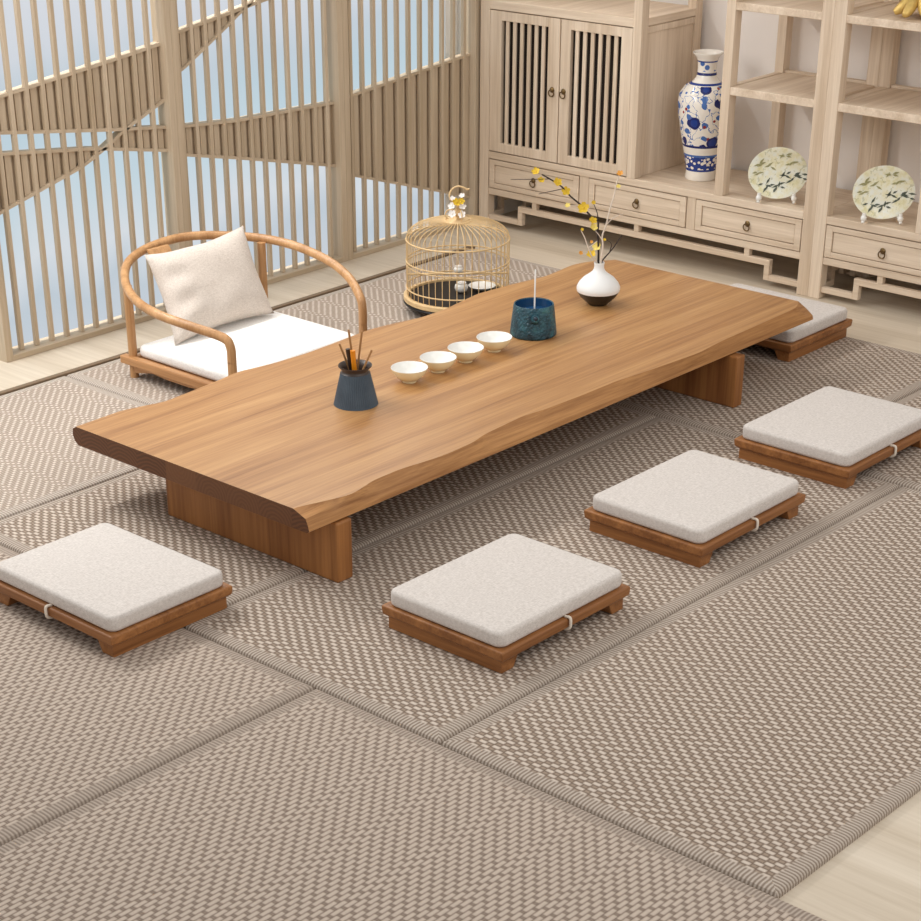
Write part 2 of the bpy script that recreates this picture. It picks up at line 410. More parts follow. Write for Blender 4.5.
# ------------------------------------------------------------------ floor mats
def mat_thing(x0, x1, y0, y1, along, label, mt='weave_near'):
    g = .003; x0 += g; x1 -= g; y0 += g; y1 -= g
    cx, cy = (x0+x1)/2, (y0+y1)/2; hx, hy = (x1-x0)/2, (y1-y0)/2
    loops = [(0, 0, 0), (0, .010, 0), (.004, .0165, .05), (.012, .0195, .25), (.022, .020, .45), (.046, .020, 1), (.06, .020, 1)]
    vs = []; ed = []; fs = []
    for ins, z, e in loops:
        for sx, sy in ((-1,-1),(1,-1),(1,1),(-1,1)):
            vs.append((sx*(hx-ins), sy*(hy-ins), z)); ed.append(e)
    for l in range(len(loops)-1):
        for k in range(4): fs.append((l*4+k, l*4+(k+1) % 4, (l+1)*4+(k+1) % 4, (l+1)*4+k))
    L = (len(loops)-1)*4; fs.append((L, L+1, L+2, L+3)); fs.append((3,2,1,0))
    me = bpy.data.meshes.new('woven_floor_mat'); me.from_pydata(vs, [], fs)
    me.materials.append(M[mt])
    at = me.attributes.new('edge', 'FLOAT', 'POINT'); at.data.foreach_set('value', ed)
    uv = me.uv_layers.new(name='weave'); uvb = [None]*len(me.loops)
    for lp in me.loops:
        x, y, z = vs[lp.vertex_index]
        uv.data[lp.index].uv = (y, x) if along == 'y' else (x, y)
    rb = me.uv_layers.new(name='rib')
    for p in me.polygons:
        k = p.index % 4 if p.index < (len(loops)-1)*4 else 0
        for li in p.loop_indices:
            x, y, z = vs[me.loops[li].vertex_index]
            rb.data[li].uv = (x, 0) if k in (0, 2) else (y, 0)
    o = bpy.data.objects.new('woven_floor_mat', me); COL.objects.link(o); o.location = (cx, cy, .0)
    tag(o, label, 'floor mat', 'woven floor mats')
XA, XB, XC = -1.465, .735, 1.935
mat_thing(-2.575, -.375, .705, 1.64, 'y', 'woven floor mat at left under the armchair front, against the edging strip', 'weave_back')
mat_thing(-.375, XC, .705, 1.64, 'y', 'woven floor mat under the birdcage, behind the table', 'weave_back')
mat_thing(XA, XB, -.28, .705, 'y', 'woven floor mat directly under the low table')
mat_thing(XA, XB, -1.236, -.28, 'y', 'woven floor mat carrying the two nearer seats beside the table')
mat_thing(XA, XB, -2.21, -1.236, 'y', 'woven floor mat in the near right foreground, empty of furniture')
mat_thing(XB, XC, -.82, .705, 'y', 'woven floor mat under the far end of the table')
mat_thing(XB, XC, -2.21, -.82, 'y', 'woven floor mat under the outer half of the farthest of the three aligned seats')
mat_thing(-3.3, XA, -.81, .705, 'x', 'woven floor mat under the single seat at the near end of table', 'weave_left')
mat_thing(-3.3, XA, -2.6, -.81, 'x', 'woven floor mat at the bottom left of the view, nothing on it', 'weave_left')

# ------------------------------------------------------------------ low table
BK = [(-1.096,.634),(-.9,.640),(-.755,.600),(-.625,.612),(-.517,.622),(-.403,.638),(-.266,.612),(-.119,.604),(.031,.611),(.212,.624),(.339,.604),(.439,.580),(.567,.582),(.791,.618),(.968,.600),(1.138,.572),(1.324,.592),(1.40,.575),(1.44,.545),(1.490,.505)]
FT = [(-1.085,-.346),(-1.003,-.372),(-.914,-.398),(-.857,-.388),(-.799,-.372),(-.677,-.370),(-.576,-.386),(-.508,-.393),(-.378,-.389),(-.296,-.369),(-.099,-.355),(-.001,-.369),(.188,-.375),(.353,-.375),(.546,-.395),(.77,-.410),(.937,-.394),(1.201,-.387),(1.40,-.380),(1.45,-.366),(1.49,-.335)]
tab = empty('low_table', (.2, .1, .02), 'long low plank table with a wavy live edge on two slab legs', 'table')
def sm(pl, x): return sum(interp(pl, min(max(x+d, pl[0][0]), pl[-1][0])) for d in (-.02, 0, .02))/3
s = MB(); xs = [-1.090+2.580*i/160 for i in range(161)]; prof = []
for i, x in enumerate(xs):
    e = 0
    yb, yf = sm(BK, x), sm(FT, x)
    zt, zb = .265, .205
    near = min(1, (x+1.082)/.02)
    wob = .006*math.sin(x*13)+.004*math.sin(x*31+1)
    ym = yf+(-.409-yf)*.55; rd = max(0, min(1, (-.93-x)/.12)); ym = ym+(-.397-ym)*rd*.85
    prof.append([(yb+.004, zb+.012), (yb+.012, zb+.032), (yb+.008, zt-.010), (yb-.008, zt),
                 (yf, zt), (ym+wob*.2, zt-.021+.006*rd+wob*.3), (-.406, zb+.020), (-.409, zb+.006), (-.400, zb), (yb-.012, zb)])
n = len(prof[0]); vs = [(x-.2, y-.1, z-.02) for x, pr in zip(xs, prof) for y, z in pr]; fs = []
for i in range(len(xs)-1):
    for k in range(n): fs.append((i*n+k, i*n+(k+1) % n, (i+1)*n+(k+1) % n, (i+1)*n+k))
s.add(vs, fs); s.mi = 1
s.add([], []); L = (len(xs)-1)*n
s.f.append(tuple(range(n))); s.m.append(1); s.f.append(tuple(L+k for k in range(n-1, -1, -1))); s.m.append(1)
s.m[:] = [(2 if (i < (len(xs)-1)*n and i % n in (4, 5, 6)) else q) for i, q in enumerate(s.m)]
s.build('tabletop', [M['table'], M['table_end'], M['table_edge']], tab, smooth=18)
for x0, x1, yf in ((-.991, -.929, -.418), (.960, 1.010, -.440)):
    MB().box(x0-.2, x1-.2, yf-.1, .331-.1, 0, .185).build('leg', M['table_leg'], tab, bev=.005)

# ------------------------------------------------------------------ floor seats
def make_seat():
    root = empty('floor_stool', (0,0,0), 'x', 'floor stool', group='low wooden floor stools around the table')
    hx, hy = .273, .217
    b = MB()
    P = [(.003,.070),(.0,.066),(.002,.044),(.012,.035)]
    vs = []
    for ins, z in P:
        vs += [(-(hx-ins),-(hy-ins),z),((hx-ins),-(hy-ins),z),((hx-ins),(hy-ins),z),(-(hx-ins),(hy-ins),z)]
    fs = [(0,1,2,3),(15,14,13,12)]
    for l in range(3):
        for k in range(4): fs.append((l*4+k, (l+1)*4+k, (l+1)*4+(k+1) % 4, l*4+(k+1) % 4))
    b.add(vs, fs); b.build('board', M['seat_x'], root, bev=.003)
    for sx in (-1, 1):
        poly = [(sx*(hx-.013),0),(sx*(hx-.062),0),(sx*(hx-.080),.035),(sx*(hx-.014),.035)]
        MB().prism(poly, -hy+.014, hy-.014, 'y').build('runner', M['seat_y'], root, bev=.002)
    MB().cushion(hx-.009, hy-.013, .070, .1165, .028, .012, .004).build('cushion', M['linen'], root, smooth=180)
    MB().tube(catmull([(0,-hy+.016,.0725),(0,-hy-.003,.0735),(0,-hy-.006,.058),(0,-hy-.003,.043),(0,-hy+.014,.035)], 4), .0042, 8).build('strap', M['strap'], root, smooth=180)
    return root
seat0 = make_seat()
for i, (x, y, rz, lb) in enumerate([
    (-.838, -.921, 0, 'low wooden floor stool with linen pad, nearest of the three aligned beside the table'),
    (.043, -.924, 0, 'low wooden floor stool with linen pad, middle one of the row of three'),
    (.838, -.923, 0, 'low wooden floor stool with linen pad, cut by the right picture edge'),
    (-1.514, -.038, -PI/2, 'low wooden floor stool with linen pad, alone at the near left end of table'),
    (1.7145, -.05, PI/2, 'low wooden floor stool with linen pad, half hidden behind the far table end')]):
    o = seat0 if i == 0 else copy_tree(seat0)
    o.location = (x, y, .02); o.rotation_euler = (0, 0, rz); o['label'] = lb

# ------------------------------------------------------------------ armchair
CX, CY = .105, 1.15
ch = empty('floor_armchair', (CX, CY, .02), 'legless-style low wooden armchair with a bent horseshoe armrest, behind the table', 'armchair')
ch['label'] = 'low wooden armchair with a bent horseshoe armrest rail, behind the table'
def c3(p): return (p[0]-CX, p[1]-CY, p[2]-.02)
ring = [(-.228,.858,.20),(-.229,.861,.258),(-.238,.89,.288),(-.285,1.01,.316),(-.312,1.15,.337),(-.282,1.30,.352),(-.195,1.46,.372),(-.06,1.595,.390),(.105,1.655,.402),(.28,1.63,.408),(.44,1.49,.397),(.510,1.33,.383),(.530,1.15,.352),(.520,1.02,.310),(.468,.912,.270),(.457,.888,.235),(.455,.885,.17)]
MB().tube([c3(p) for p in catmull(ring, 8)], .0165, 14).build('armrest', M['chair'], ch, smooth=180)
for x, y, z1 in ((-.218,1.42,.365),(.450,1.42,.385),(-.228,.858,.215),(.455,.885,.185)):
    MB().tube([c3((x, y, .02+(z1-.02)*t/6)) for t in range(7)], .0165, 12).build('leg', M['chair'], ch, smooth=60)
# seat frame
for xr in (-.232, .444):
    b = MB().box(xr-.016-CX, xr+.016-CX, .86-CY, 1.462-CY, .052, .082); b.build('side_rail', M['chair_y'], ch, bev=.004)
for yr in (.90, 1.415):
    b = MB().box(-.215-CX, .43-CX, yr-.014-CY, yr+.014-CY, .052, .08); b.build('cross_rail', M['chair'], ch, bev=.004)
MB().box(-.214-CX, .426-CX, .92-CY, 1.40-CY, .060, .074).build('seat_board', M['chair_y'], ch, bev=.002)
for xr in (-.226, .438):   # shaped apron below each side rail
    poly = [(.90,.052),(1.405,.052),(1.405,.022),(1.36,.030),(1.30,.042),(1.22,.036),(1.10,.036),(1.02,.042),(.96,.030),(.90,.022)]
    MB().prism([(y-CY, z) for y, z in poly], xr-.006-CX, xr+.006-CX, 'x').build('apron', M['chair_y'], ch, bev=.001)
sp = []
for k in range(9):
    t = k/8; sp.append((1.425+.19*t**1.4, .06+.325*t))
poly = [(y-CY-.007, z) for y, z in sp]+[(y-CY+.007, z) for y, z in reversed(sp)]
MB().prism(poly, .065-CX-.02, .165-CX-.02, 'x').build('back_splat', M['chair'], ch, smooth=40)

o = MB().cushion(.318, .265, 0, .046, .03, .018, .008).build('seat_cushion', M['white_linen'], smooth=180, loc=(.112, 1.147, .0945))
tag(o, 'flat white seat pad on the low armchair', 'cushion')

def pillow():
    bl, br, tl, tr = Vector((-.128,1.283,.146)), Vector((.376,1.284,.150)), Vector((-.082,1.478,.438)), Vector((.392,1.455,.456))
    c = (bl+br+tl+tr)/4; nrm = ((br-bl).cross(tl-bl)).normalized()
    n = 28; vs = []; idx = {}; fs = []
    for side in (1, -1):
        for j in range(n+1):
            for i in range(n+1):
                u, v = -1+2*i/n, -1+2*j/n
                if side == -1 and (i in (0, n) or j in (0, n)):
                    idx[(side,i,j)] = idx[(1,i,j)]; continue
                uu = u*(1-.085*(1-v*v)); vv = v*(1-.115*(1-u*u))
                p = bl*(1-uu)*(1-vv)/4+br*(1+uu)*(1-vv)/4+tl*(1-uu)*(1+vv)/4+tr*(1+uu)*(1+vv)/4
                th = .062*((1-u**4)*(1-v**4))**.55
                wr = .006*math.sin(7*u+3*v*v)*(1-u*u)*(abs(v))+.007*math.exp(-((u+.75)/.25)**2)*math.sin(10*v+1)*(1-v*v)
                p = p+nrm*side*(th+(wr if side == 1 else 0))*1
                idx[(side,i,j)] = len(vs); vs.append(p)
        for j in range(n):
            for i in range(n):
                q = (idx[(side,i,j)], idx[(side,i+1,j)], idx[(side,i+1,j+1)], idx[(side,i,j+1)])
                fs.append(q if side == 1 else q[::-1])
    base = Vector((c.x, c.y, .15))
    return MB().add([v-base for v in vs], fs), base
pm, base = pillow()
o = pm.build('throw_pillow', M['pillow'], smooth=180, loc=base)
tag(o, 'square oatmeal linen pillow leaning in the low armchair', 'pillow')

# ------------------------------------------------------------------ display cabinets
def ring_pull(name, parent, x, y, z, r=.0145):
    b = MB()
    b.lathe([(0,0),(.012,0),(.013,.002),(.006,.006),(.005,.010),(0,.011)], 16)
    b.v = [(x-vz, y+vy, z+vx+.010) for vx, vy, vz in b.v]
    b.tube([(x-.009-.002*math.cos(a), y+r*math.sin(a), z-.004+r*math.cos(a)) for a in [2*PI*k/24 for k in range(24)]], .0028, 6, closed=True)
    return b.build(name, M['bronze'], parent, smooth=50)

def cabinet(yc, s, label):
    root = empty('display_cabinet', (2.33, yc, 0), label, 'cabinet', group='pale ash display cabinets along the wall')
    Y = lambda y: s*(y-1.036)
    def bx(b, x0, x1, y0, y1, z0, z1): return b.box(x0, x1, Y(y0), Y(y1), z0, z1)
    def pt(name, m, *boxes, bev=.0025, parent=root):
        b = MB()
        for q in boxes: bx(b, *q)
        return b.build(name, M[m], parent, bev=bev)
    D = .44; H = 1.72
    # corner posts and inner posts
    for y0, y1, z0 in ((1.890,1.945,0),(.127,.182,0),(1.045,1.090,.343),(.582,.625,.343)):
        pt('post', 'pale_z', (0,.05,y0,y1,z0,H)); pt('post', 'pale_z', (D-.05,D,y0,y1,z0,H))
    pt('top_board', 'pale_y', (-.01,D,.127,1.945,H,H+.03))
    pt('rail', 'pale_y', (.004,.045,.182,1.890,.145,.175))
    pt('rail', 'pale_y', (D-.045,D-.004,.182,1.890,.145,.175))
    pt('rail', 'pale_y', (0,.045,1.090,1.890,.971,1.008))
    pt('base_top', 'pale_y', (.0,.05,.182,1.890,.312,.343), (.05,D-.05,.127,1.945,.318,.343), (D-.05,D,.182,1.890,.318,.343))
    pt('base_bottom', 'pale_y', (.045,D-.045,.182,1.890,.150,.165))
    for y0, y1 in ((1.298,1.350),(.717,.762)): pt('divider', 'pale_z', (.004,.42,y0,y1,.175,.312))
    pt('back_panel', 'pale_y', (D-.02,D-.012,.182,1.890,.165,.318))
    pt('back_panel', 'pale_y', (D-.02,D-.012,1.090,1.890,.343,.975))
    pt('side_panel', 'pale_z', (.05,D-.05,1.915,1.930,.165,.975))
    pt('side_panel', 'pale_z', (.05,D-.05,.140,.155,.165,.318))
    pt('side_panel', 'pale_z', (.05,D-.05,1.056,1.070,.343,.975), (.05,D-.05,1.047,1.088,.945,.972))
    pt('shelf', 'pale_x', (.045,D,1.047,1.94,.976,1.006), (0,.05,1.088,1.092,.976,1.006))
    for z0, z1 in ((.757,.789),(1.090,1.120)):
        pt('shelf', 'pale_x', (.003,D-.05,.180,.584,z0,z1), (D-.05,D-.012,.182,.582,z0,z1))
        pt('back_rail', 'pale_y', (D-.04,D-.012,.182,.582,z1,z1+.012))
        pt('side_rail', 'pale_x', (.05,D-.05,.586,.616,z0-.002,z1+.003)); pt('side_rail', 'pale_x', (.05,D-.05,.140,.178,z0-.002,z1+.003))
    # doors
    for y0, y1, o0, o1, hy in ((1.888,1.485,1.821,1.551,1.520),(1.479,1.092,1.425,1.150,1.456)):
        d = empty('door', (0,0,0), None, None); d.parent = root
        d.name = 'door'
        b = MB()
        bx(b, .002,.024,y0,o0,.348,.967); bx(b, .002,.024,o1,y1,.348,.967); bx(b, .002,.024,o0,o1,.348,.389); bx(b, .002,.024,o0,o1,.927,.967)
        b.build('door_frame', M['pale_z'], d, bev=.0015)
        b = MB(); w = (o0-o1)/13
        for k in range(6): bx(b, .006,.015,o0-w*(2*k+1.05),o0-w*(2*k+1.95),.386,.930)
        b.build('door_slats', M['pale_z'], d, bev=.001, bseg=1)
        b = MB(); bx(b, .060,.066,o0+.012,o1-.012,.375,.941); b.build('door_shade_sheet', M['interior_shade'], d)  # sheet added so the gaps between slats look like shaded interior
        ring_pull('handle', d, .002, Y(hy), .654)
    # drawers
    for y0, y1 in ((1.887,1.350),(1.298,.762),(.717,.182)):
        d = empty('drawer', (0,0,0), None, None); d.parent = root
        a, c = y0-.004, y1+.004; z0, z1 = .179, .308; e = .030
        b = MB()
        bx(b, .0,.020,a,a-e,z0,z1); bx(b, .0,.020,c+e,c,z0,z1); bx(b, .0,.020,a-e,c+e,z1-e+.008,z1); bx(b, .0,.020,a-e,c+e,z0,z0+e-.008)
        b.build('front_frame', M['pale_y'], d, bev=.0015)
        b = MB(); bx(b, .005,.020,a-e-.003,c+e+.003,z0+e-.005,z1-e+.005); b.build('front_panel', M['pale_y'], d, bev=.0015)
        b = MB(); bx(b, .020,.40,a-.006,c+.006,z0+.004,z1-.02); b.build('drawer_box', M['pale_x'], d)
        ring_pull('handle', d, .005, Y((y0+y1)/2), .238)
    # fretwork apron under the drawers
    b = MB(); t0, t1 = .010, .036
    bx(b, t0,t1,1.714,.330,.087,.113)
    bx(b, t0,t1,1.714,1.688,.026,.087); bx(b, t0,t1,.356,.330,.026,.087)
    bx(b, t0,t1,1.890,1.714,.026,.050); bx(b, t0,t1,.330,.182,.026,.050)
    for y in (1.617,1.030,.447): bx(b, t0,t1,y+.013,y-.013,.113,.146)
    b.build('fretwork', M['pale_y'], root, bev=.002)
    for yy in (1.917, .154):
        b = MB(); bx(b, .05,.14,yy-.012,yy+.012,.026,.050); bx(b, .115,.14,yy-.012,yy+.012,.050,.087); bx(b, .115,D-.115,yy-.012,yy+.012,.087,.112); bx(b, D-.14,D-.05,yy-.012,yy+.012,.026,.050); bx(b, D-.14,D-.115,yy-.012,yy+.012,.050,.087)
        bx(b, .05,D-.05,yy-.012,yy+.012,.145,.168)
        b.build('side_fretwork', M['pale_x'], root, bev=.002)
    return root
cabinet(1.036, 1, 'pale ash display cabinet with slatted doors beside the slatted screen')
cabinet(.127-.909, -1, 'pale ash display cabinet at the right edge, holding the gold ornament')

# ------------------------------------------------------------------ objects on the cabinets
def bw_vase_mat():
    w = N('blue_white_porcelain')
    tc = w.n('ShaderNodeTexCoord'); sep = w.n('ShaderNodeSeparateXYZ'); w.l(tc.outputs['Object'], sep.inputs[0]); z = sep.outputs[2]
    def vor(scale, off):
        mp = w.n('ShaderNodeMapping'); mp.inputs['Location'].default_value = off; w.l(tc.outputs['Object'], mp.inputs[0])
        x = w.n('ShaderNodeTexVoronoi'); x.inputs['Scale'].default_value = scale; w.l(mp.outputs[0], x.inputs['Vector'])
        sp = w.n('ShaderNodeSeparateColor'); w.l(x.outputs['Color'], sp.inputs[0])
        return x.outputs['Distance'], sp.outputs[0]
    white = lin(244,238,228); blue = lin(34,62,140); mid = lin(72,112,180); navy = lin(28,40,104); red = lin(150,60,60)
    warp = w.noise(w.coord(), 26, 3)
    d1, r1 = vor(13, (.31,.1,.02)); d1w = w.math('ADD', d1, w.math('MULTIPLY', w.math('SUBTRACT', warp, .5), .22))
    big = w.math('LESS_THAN', d1w, .35); core = w.math('LESS_THAN', d1w, .24)
    d2, r2 = vor(27, (.7,.3,.5)); leaf = w.math('MULTIPLY', w.math('LESS_THAN', w.math('ADD', d2, w.math('MULTIPLY', w.math('SUBTRACT', warp, .5), .9)), .33), w.math('GREATER_THAN', r2, .25))
    d3, r3 = vor(34, (.2,.8,.1)); dot = w.math('MULTIPLY', w.math('LESS_THAN', d3, .24), w.math('GREATER_THAN', r3, .66))
    vine = w.math('LESS_THAN', w.math('ABSOLUTE', w.math('SUBTRACT', w.noise(w.coord(), 22, 2), .5)), .012)
    fl = w.mix(vine, white, mid); fl = w.mix(leaf, fl, mid); fl = w.mix(dot, fl, red); fl = w.mix(big, fl, navy); fl = w.mix(core, fl, blue)
    d4, r4 = vor(60, (0,0,0)); net = w.mix(w.math('LESS_THAN', w.math('ADD', d4, w.math('MULTIPLY', w.math('SUBTRACT', warp, .5), .8)), .42), blue, white)
    sm_ = w.mix(w.math('MULTIPLY', w.math('LESS_THAN', d2, .3), w.math('GREATER_THAN', r2, .5)), white, mid)
    def rng(a, b): return w.math('MULTIPLY', w.math('GREATER_THAN', z, a), w.math('LESS_THAN', z, b))
    c = white
    c = w.mix(rng(.152,.400), c, fl); c = w.mix(rng(.048,.108), c, net); c = w.mix(rng(.455,.500), c, sm_)
    for a, b_, q in ((.040,.049,blue),(.104,.113,mid),(.144,.154,navy),(.402,.409,blue),(.438,.449,navy),(.492,.498,blue)):
        c = w.mix(rng(a, b_), c, q)
    return w.done(c, .14, 0, .5)
prof = [(0,0),(.064,0),(.068,.008),(.064,.030),(.066,.05),(.078,.11),(.098,.20),(.113,.28),(.117,.325),(.112,.362),(.088,.395),(.056,.412),(.044,.43),(.040,.46),(.042,.49),(.050,.512),(.064,.525),(.064,.530),(.056,.528),(.040,.50),(.034,.46),(.034,.40),(0,.38)]
o = MB().lathe(prof, 56).build('porcelain_vase', bw_vase_mat(), smooth=60, loc=(2.531, .838, .344))
tag(o, 'tall blue and white porcelain vase in the cabinet beside the slatted doors', 'vase')

def plate(loc, label, slabel, seed):
    yaw = math.radians(35); tilt = math.radians(8)
    base = Matrix.Translation(loc) @ Matrix.Rotation(yaw, 4, 'Z')
    # local frame: -x is the front
    rng = random.Random(seed)
    root = empty('decorative_plate', (0,0,0), label, 'plate', group='bamboo-painted plates on stands')
    root.matrix_world = base @ Matrix.Translation((0,0,.014)) @ Matrix.Rotation(tilt, 4, 'Y')
    P = [(0,.004),(.065,.004),(.088,.008),(.121,.018),(.122,.0205),(.119,.0205),(.087,.012),(.065,.0085),(0,.0085)]
    b = MB().lathe(P, 56)
    b.v = [(-z+.012, y, .104+x*.85) for x, y, z in b.v]
    b.build('dish', plate_m, root, smooth=60)
    # painted leaves: thin raised enamel
    for nm, mt, items in (('painted_sprig', 'leaf_ink', [(-.045,-.055,6),(.005,-.060,6),(.060,-.020,5),(.030,-.002,4),(.100,-.012,3)]), ('painted_foliage', 'leaf_pale', [(-.075,.035,5),(-.035,.035,3),(.055,.045,4),(.02,.08,4),(-.09,-.005,3)])):
        b = MB()
        for cx, cz, k in items:
            for i in range(k):
                a = rng.uniform(-.6, .5)+(PI if i % 2 else 0)+.25*i; L = rng.uniform(.022, .036); wd = .0045
                ox, oz = cx+rng.uniform(-.012,.012), cz+rng.uniform(-.010,.010)
                d = (math.cos(a), math.sin(a)); q = (-d[1], d[0])
                pts = [(ox,oz),(ox+d[0]*L*.45+q[0]*wd,oz+d[1]*L*.45+q[1]*wd),(ox+d[0]*L,oz+d[1]*L),(ox+d[0]*L*.45-q[0]*wd,oz+d[1]*L*.45-q[1]*wd)]
                def fr(p):
                    rr = math.hypot(p[0], p[1]/.85)
                    zz = interp([(0,.0085),(.065,.0085),(.087,.012),(.119,.0205)], rr)
                    return -zz+.012
                vs = [(fr(p)-.0012, -p[0], .104+p[1]*.92) for p in pts]+[(fr(p)+.0005, -p[0], .104+p[1]*.92) for p in pts]
                b.add(vs, [(0,1,2,3),(7,6,5,4),(0,4,5,1),(1,5,6,2),(2,6,7,3),(3,7,4,0)])
        b.build(nm, M[mt], root)
    st = empty('plate_stand', (0,0,0), slabel, 'stand', group='white plate stands')
    st.matrix_world = base
    for sy in (-1, 1):
        b = MB()
        b.tube(catmull([(-.040,sy*.074,.006),(-.030,sy*.072,.020),(-.012,sy*.068,.022),(.006,sy*.066,.026),(.028,sy*.064,.06),(.050,sy*.062,.13)], 5), .0070, 8)
        b.tube([(.008,sy*.066,.026),(.040,sy*.064,.012),(.062,sy*.062,.005)], .005, 8)
        b.ball((-.034,sy*.072,.024), .013, 10); b.tube([(-.034,sy*.072,.024),(-.032,sy*.071,.044)], .008, 8)
        b.build('easel_side', M['porcelain'], st, smooth=70)
    b = MB().tube([(.030,-.064,.062),(.030,.064,.062)], .004, 8); b.build('cross_bar', M['porcelain'], st, smooth=60)
def plate_mat():
    w = N('cream_plate'); a = w.noise(w.coord(), 24, 4, .65); b = w.noise(w.coord(), 60, 3)
    c = w.ramp(a, [(.38, lin(238,240,228)), (.52, lin(238,234,206)), (.68, lin(222,214,160))])
    c = w.mix(w.math('MULTIPLY', w.math('GREATER_THAN', b, .62), .5), c, lin(182,178,136))
    return w.done(c, .2, 0, .5)
plate_m = plate_mat()
plate((2.392,.358,.3435), 'round cream plate painted with bamboo sprigs, nearer the tall vase', 'white stand holding the plate nearer the tall vase', 3)
plate((2.387,-.142,.3435), 'round cream plate painted with bamboo sprigs, at the right picture edge', 'white stand holding the plate at the right picture edge', 3)

g = empty('gold_ornament', (2.455, -.165, 1.1215), 'gold ornament with lobed foot on the upper shelf, cut by the top edge', 'ornament')
for k in range(7):
    a = 2*PI*k/7+.35; b = MB()
    P = [(.018,.085),(.035,.066),(.055,.042),(.075,.025),(.092,.016)]
    b.tube([(p.x*math.cos(a), p.x*math.sin(a), p.y) for p in catmull([(q[0],q[1],0) for q in P], 4)], lambda t: .010+.012*math.sin(PI*min(1, t*.9+.08)), 10)
    b.build('lobe', M['gold'], g, smooth=180)
MB().lathe([(0,.04),(.02,.045),(.026,.07),(.016,.10),(.03,.13),(.042,.16),(.036,.20),(.018,.225),(.008,.25),(0,.26)], 24).build('body', M['gold'], g, smooth=70)

# ------------------------------------------------------------------ things on the table
TZ = .2655
nn = Vector((.723,.690,0)); hh = Vector((.690,-.723,0))
cup0 = None
for i, (x, y) in enumerate([(-.096,.133),(.042,.131),(.179,.130),(.328,.131)]):
    lb = ['small cream tea bowl nearest the blue tool pot', 'small cream tea bowl, second from the tool pot', 'small cream tea bowl, third from the tool pot', 'small cream tea bowl nearest the teal pot'][i]
    if i == 0:
        cup0 = empty('tea_bowl', (x,y,TZ), lb, 'tea bowl', group='row of tea bowls')
        MB().lathe([(0,.004),(.020,.004),(.020,0),(.0235,0),(.0235,.006),(.034,.010),(.0485,.023),(.057,.036),(.0615,.0475)], 40).build('bowl_outside', M['cream'], cup0, smooth=50)
        MB().lathe([(.0615,.0475),(.0608,.0487),(.0590,.0478),(.0545,.036),(.046,.025),(.030,.0135),(.010,.0095),(0,.009)], 40).build('bowl_inside', M['porcelain'], cup0, smooth=60)
    else:
        o = copy_tree(cup0); o.location = (x,y,TZ); o['label'] = lb

def rib_mat():
    w = N('ribbed_slate'); tc = w.n('ShaderNodeTexCoord'); sep = w.n('ShaderNodeSeparateXYZ'); w.l(tc.outputs['Object'], sep.inputs[0])
    f = w.noise(w.coord(), 18, 3)
    return w.done(w.mix(f, lin(50,62,74), lin(86,100,112)), .5, 0, .4)
ph = empty('tool_pot', (-.363,.118,TZ), 'ribbed slate-blue pot holding the tea tools', 'pot')
NR = 60*4; vs = []; fs = []
zs = [0,.006,.03,.06,.09,.104]
for z in zs:
    r0 = .0715-(.0715-.0475)*(z/.104)
    for k in range(NR): 
        r = r0-(.0014 if (k % 4) in (0,) else 0)*(0 if z == 0 else 1)
        vs.append((r*math.cos(2*PI*k/NR), r*math.sin(2*PI*k/NR), z))
for j in range(len(zs)-1):
    for k in range(NR): fs.append((j*NR+k, j*NR+(k+1) % NR, (j+1)*NR+(k+1) % NR, (j+1)*NR+k))
fs.append(tuple(range(NR-1, -1, -1)))
MB().add(vs, fs).build('body', rib_mat(), ph)
MB().lathe([(.0475,.104),(.043,.108),(.0425,.112),(.050,.121),(.054,.125),(.0535,.128),(.049,.126),(.0405,.114),(.0405,.09),(.040,.02),(0,.02)], 48).build('rim', plain('pot_rim', lin(66,54,48), .4, 0, .5), ph, smooth=60)
pc = Vector((-.363,.118,TZ))
for nm, h0, h1, d0, d1, z1, r, mt, lb in [
    ('tea_tool', .012,-.048,.014,.012,.193,.0034,'tool','thin bamboo tea stick leaning left in the pot'),
    ('tea_tool', .006,-.018,.025,.012,.238,.0036,'tool','tall upright bamboo tea stick, leftmost of the two tallest in pot'),
    ('tea_tool', -.004,.024,.033,.016,.232,.0036,'tool','tall bamboo tea stick leaning slightly right in the pot'),
    ('tea_tool', -.018,.054,-.026,-.022,.182,.0036,'tool','short bamboo tea stick leaning far right in the pot'),
    ('tea_scoop', .004,-.006,-.010,-.012,.178,.0075,'tool_orange','amber tea scoop in the middle of the pot'),
    ('tea_needle', -.002,-.022,.0035,.0,.180,.0062,'tool_dark','thick black tea tool behind the amber scoop')]:
    p0 = hh*h0+nn*d0+Vector((0,0,.0205+r)); p1 = hh*h1+nn*d1+Vector((0,0,z1))
    b = MB().tube([p0+(p1-p0)*t/8-p0 for t in range(9)], (lambda t, r=r: r*(.8+.35*t)) if r > .005 else r, 10)
    o = b.build(nm, M[mt], smooth=50, loc=pc+p0); tag(o, lb, 'tea tool', 'tea tools in the pot')

def teal_mat():
    w = N('teal_cast_glaze'); a = w.noise(w.coord(), 110, 2); f = w.noise(w.coord(), 20, 4, .6)
    w.bump(a, 1, .008)
    return w.done(w.ramp(f, [(.35, lin(18,48,60)), (.55, lin(36,84,98)), (.72, lin(70,122,124))]), .38, 0, .5)
kt = empty('teal_pot', (.555,.146,TZ), 'teal cast pot with an open top and small spout', 'pot')
teal = teal_mat()
MB().lathe([(0,0),(.078,0),(.0815,.004),(.0815,.010),(.077,.055),(.0715,.098),(.070,.109),(.0675,.111),(.065,.108)], 56).build('body', teal, kt, smooth=50)
MB().lathe([(.065,.108),(.066,.09),(.066,.082),(.04,.085),(.0,.088)], 48).build('inner_lid', plain('blue_glaze', lin(28,70,110), .25, 0, .5, .2, 40), kt, smooth=50)
d = -nn
sp0 = d*.070+Vector((0,0,.072)); sp1 = d*.104+Vector((0,0,.086))
